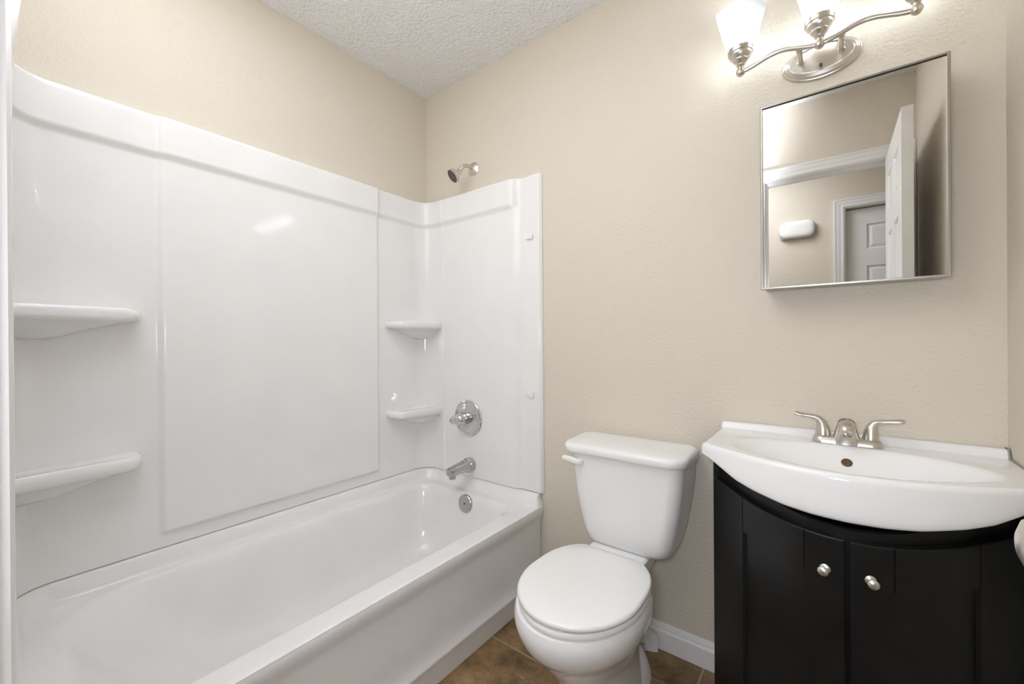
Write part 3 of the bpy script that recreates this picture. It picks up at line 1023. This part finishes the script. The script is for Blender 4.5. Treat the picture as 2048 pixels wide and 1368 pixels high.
# smooth the normals round the two tips
for _ in range(3):
    nrm = [(nrm[max(i - 1, 0)] + nrm[i] * 2 + nrm[min(i + 1, len(nrm) - 1)]).normalized() for i in range(len(nrm))]
rows = [per]
for o, d in [(0.0025, 0.0006), (0.006, 0.003), (0.009, 0.007), (0.0105, 0.013)]:
    rows.append([p + n * o * (0.6 + 0.4 * sm(-0.20, -0.30, p.y)) * (1.0 if p.y < -0.02 else 0.4) + Vector((0, 0, -d)) for p, n in zip(per, nrm)])
for fz, o in [(0.25, 0.0125), (0.5, 0.015), (0.75, 0.0165), (0.9, 0.0165), (0.965, 0.0145), (1.0, 0.009), (1.0, -0.02)]:
    row = []
    for p, n in zip(per, nrm):
        dx = p.x - VX
        onfront = 1 - sm(0.0, 0.02, abs(dx) - (HW - 0.03)) if True else 0
        zb = zsink(dx)
        side = abs(n.x) > 0.9
        z_a = p.z - 0.013
        k = 1 if not side else 0
        oo = 0.0105 + (o - 0.0105) * (1.0 - sm(0.20, 0.30, abs(dx)))
        if o < 0: oo = -0.02
        oo *= (0.6 + 0.4 * sm(-0.20, -0.30, p.y)) * (1.0 if p.y < -0.02 else 0.4)
        row.append(Vector((p.x + n.x * oo, p.y + n.y * oo, z_a + (min(zb, 0.80) - z_a) * fz)))
    rows.append(row)
top.loft(rows, closed=False)
top.build('basin', M_PORC, SNK, angle=60)
c = Vector((1.782, -0.130, 0.0)); c.z = ztop(c.x, c.y)
nn = Vector((0, -(ztop(c.x, c.y + 0.004) - ztop(c.x, c.y - 0.004)) / 0.008, 1)).normalized()
ovr = MB().lathe([(0.0115, -0.001), (0.0118, 0.0012), (0.010, 0.0018), (0.0092, 0.0006), (0.0, 0.0004)], c, nn, 28)
ovr.build('overflow_ring', M_BRASS, SNK, label='tarnished brass overflow ring')
c = Vector((1.780, -0.255, ztop(1.780, -0.255)))
MB().lathe([(0.022, -0.002), (0.022, 0.002), (0.016, 0.003), (0.0, 0.002)], c, (0, 0, 1), 28).build('drain', M_CHROMED, SNK, label='chrome sink drain')

cp = [(VX + HW + 0.003, -0.003, SZ + 0.021)] + [(VX + HW + 0.0035, y, SZ + (0.021 * sm(-0.032, -0.018, y))) for y in lin(-0.012, -0.036, 8)] + [(VX + HW + 0.0045, y, SZ - 0.001) for y in lin(-0.06, -0.27, 10)]
MB().tube(cp, 0.0023, n=10).build('caulk_bead', M_CAULK, SNK, label='grimy caulk line against the wall')

# faucet
FX, FY = 1.7825, -0.068
fa = thing('bathroom_faucet', 'brushed nickel two-handle faucet at the back of the white sink', 'faucet', (FX, FY, SZ))
mb = MB()
base = []
for z, ins in [(SZ + 0.0006, 0.0), (SZ + 0.003, 0.0), (SZ + 0.013, 0.003), (SZ + 0.018, 0.0065), (SZ + 0.020, 0.012)]:
    base.append(rrect(FX - 0.0765 + ins, FX + 0.0765 - ins, FY - 0.025 + ins, FY + 0.025 - ins, 0.0245 - ins, z, 10))
mb.loft(base)
mb.build('base_plate', M_NICKEL, fa, angle=50)
spt = MB()
prf = [(FY - 0.003, SZ + 0.0025, 0.0335, 0.0275), (FY - 0.003, SZ + 0.007, 0.0325, 0.0272), (FY - 0.004, SZ + 0.020, 0.0285, 0.0262), (FY - 0.008, SZ + 0.034, 0.0245, 0.0240), (FY - 0.016, SZ + 0.047, 0.0212, 0.021), (FY - 0.028, SZ + 0.0575, 0.0185, 0.0165), (FY - 0.045, SZ + 0.0575, 0.0178, 0.0150), (FY - 0.060, SZ + 0.052, 0.0172, 0.0145), (FY - 0.070, SZ + 0.046, 0.0160, 0.0135), (FY - 0.074, SZ + 0.043, 0.012, 0.010)]
spt.tube([(FX, y, z) for y, z, _, _ in prf], [w for _, _, w, _ in prf], [d for _, _, _, d in prf], up=(0, -1, 0.2), n=28, power=2.4)
spo = spt.build('spout', M_NICKEL, fa)
MB().lathe([(0.0115, 0.0), (0.012, 0.008), (0.0095, 0.009), (0.009, 0.004), (0.0, 0.004)], (FX, FY - 0.060, SZ + 0.041), (0, -0.45, -1), 24).build('aerator', M_CHROMED, spo)
for s in (-1, 1):
    h = MB()
    bx = FX + s * 0.0508
    pp = [(bx, FY, SZ + 0.019), (bx, FY, SZ + 0.026), (bx + s * 0.0005, FY + 0.0005, SZ + 0.040), (bx + s * 0.003, FY + 0.001, SZ + 0.052), (bx + s * 0.009, FY + 0.002, SZ + 0.0615), (bx + s * 0.019, FY + 0.002, SZ + 0.0665), (bx + s * 0.033, FY + 0.002, SZ + 0.0685), (bx + s * 0.048, FY + 0.001, SZ + 0.0700), (bx + s * 0.060, FY, SZ + 0.0725), (bx + s * 0.066, FY, SZ + 0.0735)]
    h.tube(pp, [0.0180, 0.0175, 0.0150, 0.0125, 0.0100, 0.0085, 0.0080, 0.0092, 0.0100, 0.0080], [0.0180, 0.0175, 0.0152, 0.0128, 0.0098, 0.0075, 0.0062, 0.0062, 0.0062, 0.0040], up=(-s, 0.0, 0.35), n=22)
    h.build('handle', M_NICKEL, fa)

# ------------------------------------------------------------------ mirror cabinet
mx0, mx1, mz0, mz1, my = 1.5885, 1.9785, 1.2575, 1.7925, -0.100
mc = thing('mirror_cabinet', 'shallow mirror cabinet with thin steel frame above the sink', 'mirror cabinet', ((mx0 + mx1) / 2, 0.0, mz0))
MB().box(mx0 + 0.004, mx1 - 0.004, my + 0.016, -0.001, mz0 + 0.004, mz1 - 0.004).build('box', M_STEEL, mc, smooth=False)
fr = MB()
fw = 0.0062
rings = []
for cx, cz, dx, dz in [(mx0, mz0, 1, 1), (mx1, mz0, -1, 1), (mx1, mz1, -1, -1), (mx0, mz1, 1, -1)]:
    rings.append([Vector((cx + dx * a, y, cz + dz * a)) for a, y in [(0.0, my + 0.016), (0.0, my + 0.0015), (0.0015, my), (fw - 0.001, my), (fw, my + 0.001), (fw, my + 0.012)]])
rings.append(rings[0])
fr.loft(rings, cap0=False, cap1=False)
fr.build('frame', M_STEEL, mc, angle=30)
gl = MB()
g0x, g1x, g0z, g1z = mx0 + fw - 0.001, mx1 - fw + 0.001, mz0 + fw - 0.001, mz1 - fw - 0.002
gl.box(g0x, g1x, my + 0.005, my + 0.009, g0z, g1z)
gl.build('mirror_glass', M_MIRROR, mc, smooth=False, label='mirror glass')
MB().box(mx0 + fw - 0.001, mx1 - fw + 0.001, my + 0.0095, my + 0.0155, mz0 + fw - 0.001, mz1 - fw + 0.001).build('backing', M_DARK, mc, smooth=False, label='dark backing')

# ------------------------------------------------------------------ vanity light
vl = thing('vanity_light', 'three-lamp brushed nickel wall light with frosted glass shades above the mirror', 'wall light', (1.731, 0.0, 1.924))


def ellipse_ring(a, b, y, n=56):
    return [Vector((1.731 + a * math.cos(2 * math.pi * k / n), y, 1.924 + b * math.sin(2 * math.pi * k / n))) for k in range(n)]


MB().loft([ellipse_ring(.094, .054, -.0005), ellipse_ring(.0945, .0545, -.005), ellipse_ring(.092, .052, -.009), ellipse_ring(.090, .050, -.010), ellipse_ring(.087, .047, -.016), ellipse_ring(.079, .039, -.021), ellipse_ring(.077, .037, -.021), ellipse_ring(.074, .034, -.0185), ellipse_ring(.02, .01, -.0185)]).build('back_plate', M_NICKEL, vl, angle=25)
MB().lathe([(0.0035, 0.0), (0.0045, 0.003), (0.003, 0.006), (0.0045, 0.008), (0.0, 0.011)], (1.731, -0.0185, 1.902), (0, -1, 0), 16).build('screw', M_BRASS, vl)
BX = [1.539, 1.730, 1.921]
BY, BZ = -0.100, 1.917


def zbar(x):
    for a, b in ((BX[0], BX[1]), (BX[1], BX[2])):
        if a <= x <= b: return BZ + 0.020 * math.sin(math.pi * (x - a) / (b - a)) ** 2
    return BZ


xs = lin(BX[0], BX[2], 61)
MB().tube([(x, BY, zbar(x)) for x in xs], 0.0062, n=16).build('bar', M_NICKEL, vl)
for x in (1.684, 1.777):
    zz = zbar(x)
    MB().lathe([(0.0085, 0.0), (0.009, 0.003), (0.007, 0.006), (0.006, 0.009), (0.006, 0.066), (0.0085, 0.069), (0.0085, 0.074), (0.006, 0.080)], (x, -0.018, zz), (0, -1, 0), 20).build('post', M_NICKEL, vl)
for i, x in enumerate(BX):
    c = MB().lathe([(0.0, -0.0125), (0.006, -0.0115), (0.0105, -0.007), (0.0125, 0.0), (0.011, 0.0065), (0.0078, 0.011), (0.007, 0.015), (0.0095, 0.017), (0.0115, 0.020), (0.0095, 0.022), (0.012, 0.026), (0.018, 0.030), (0.0205, 0.034), (0.0205, 0.036), (0.0235, 0.040), (0.0285, 0.045), (0.0305, 0.050),
                    (0.0305, 0.053), (0.0335, 0.0545), (0.0345, 0.060), (0.0345, 0.067), (0.0325, 0.068), (0.032, 0.058)], (x, BY, BZ), (0, 0, 1), 36, cap0=False, cap1=False)
    cup = c.build('lamp_cup', M_NICKEL, vl, angle=28)
    # square frosted glass, flaring upward, turned on its cup
    ang = math.radians([21.8, 27, 20][i])
    def sq(hd, z, n=10):
        pts = []
        cr = 0.10 * hd
        for k in range(4):
            a0 = ang + k * math.pi / 2
            a1 = a0 + math.pi / 2
            p0 = Vector((math.cos(a0), math.sin(a0), 0)) * hd
            p1 = Vector((math.cos(a1), math.sin(a1), 0)) * hd
            d = (p1 - p0).normalized()
            for t in lin(0.04, 0.96, n):
                pts.append(Vector((x, BY, z)) + p0 + (p1 - p0) * t)
        return pts
    s = MB()
    z0 = BZ + 0.066
    s.loft([sq(0.0385, z0), sq(0.0445, z0 + 0.022), sq(0.073, z0 + 0.119), sq(0.0715, z0 + 0.1195), sq(0.0695, z0 + 0.117), sq(0.041, z0 + 0.022), sq(0.035, z0 + 0.002)], cap0=False, cap1=False)
    s.build('glass_shade', M_SHADE, vl, angle=30, label='frosted glass shade')
    bl = MB().lathe([(0.013, 0.0), (0.013, 0.018), (0.018, 0.028), (0.026, 0.042), (0.029, 0.054), (0.027, 0.066), (0.018, 0.076), (0.0, 0.080)], (x, BY, BZ + 0.055), (0, 0, 1), 24)
    bl.build('bulb', M_BULB, cup, label='lit bulb')
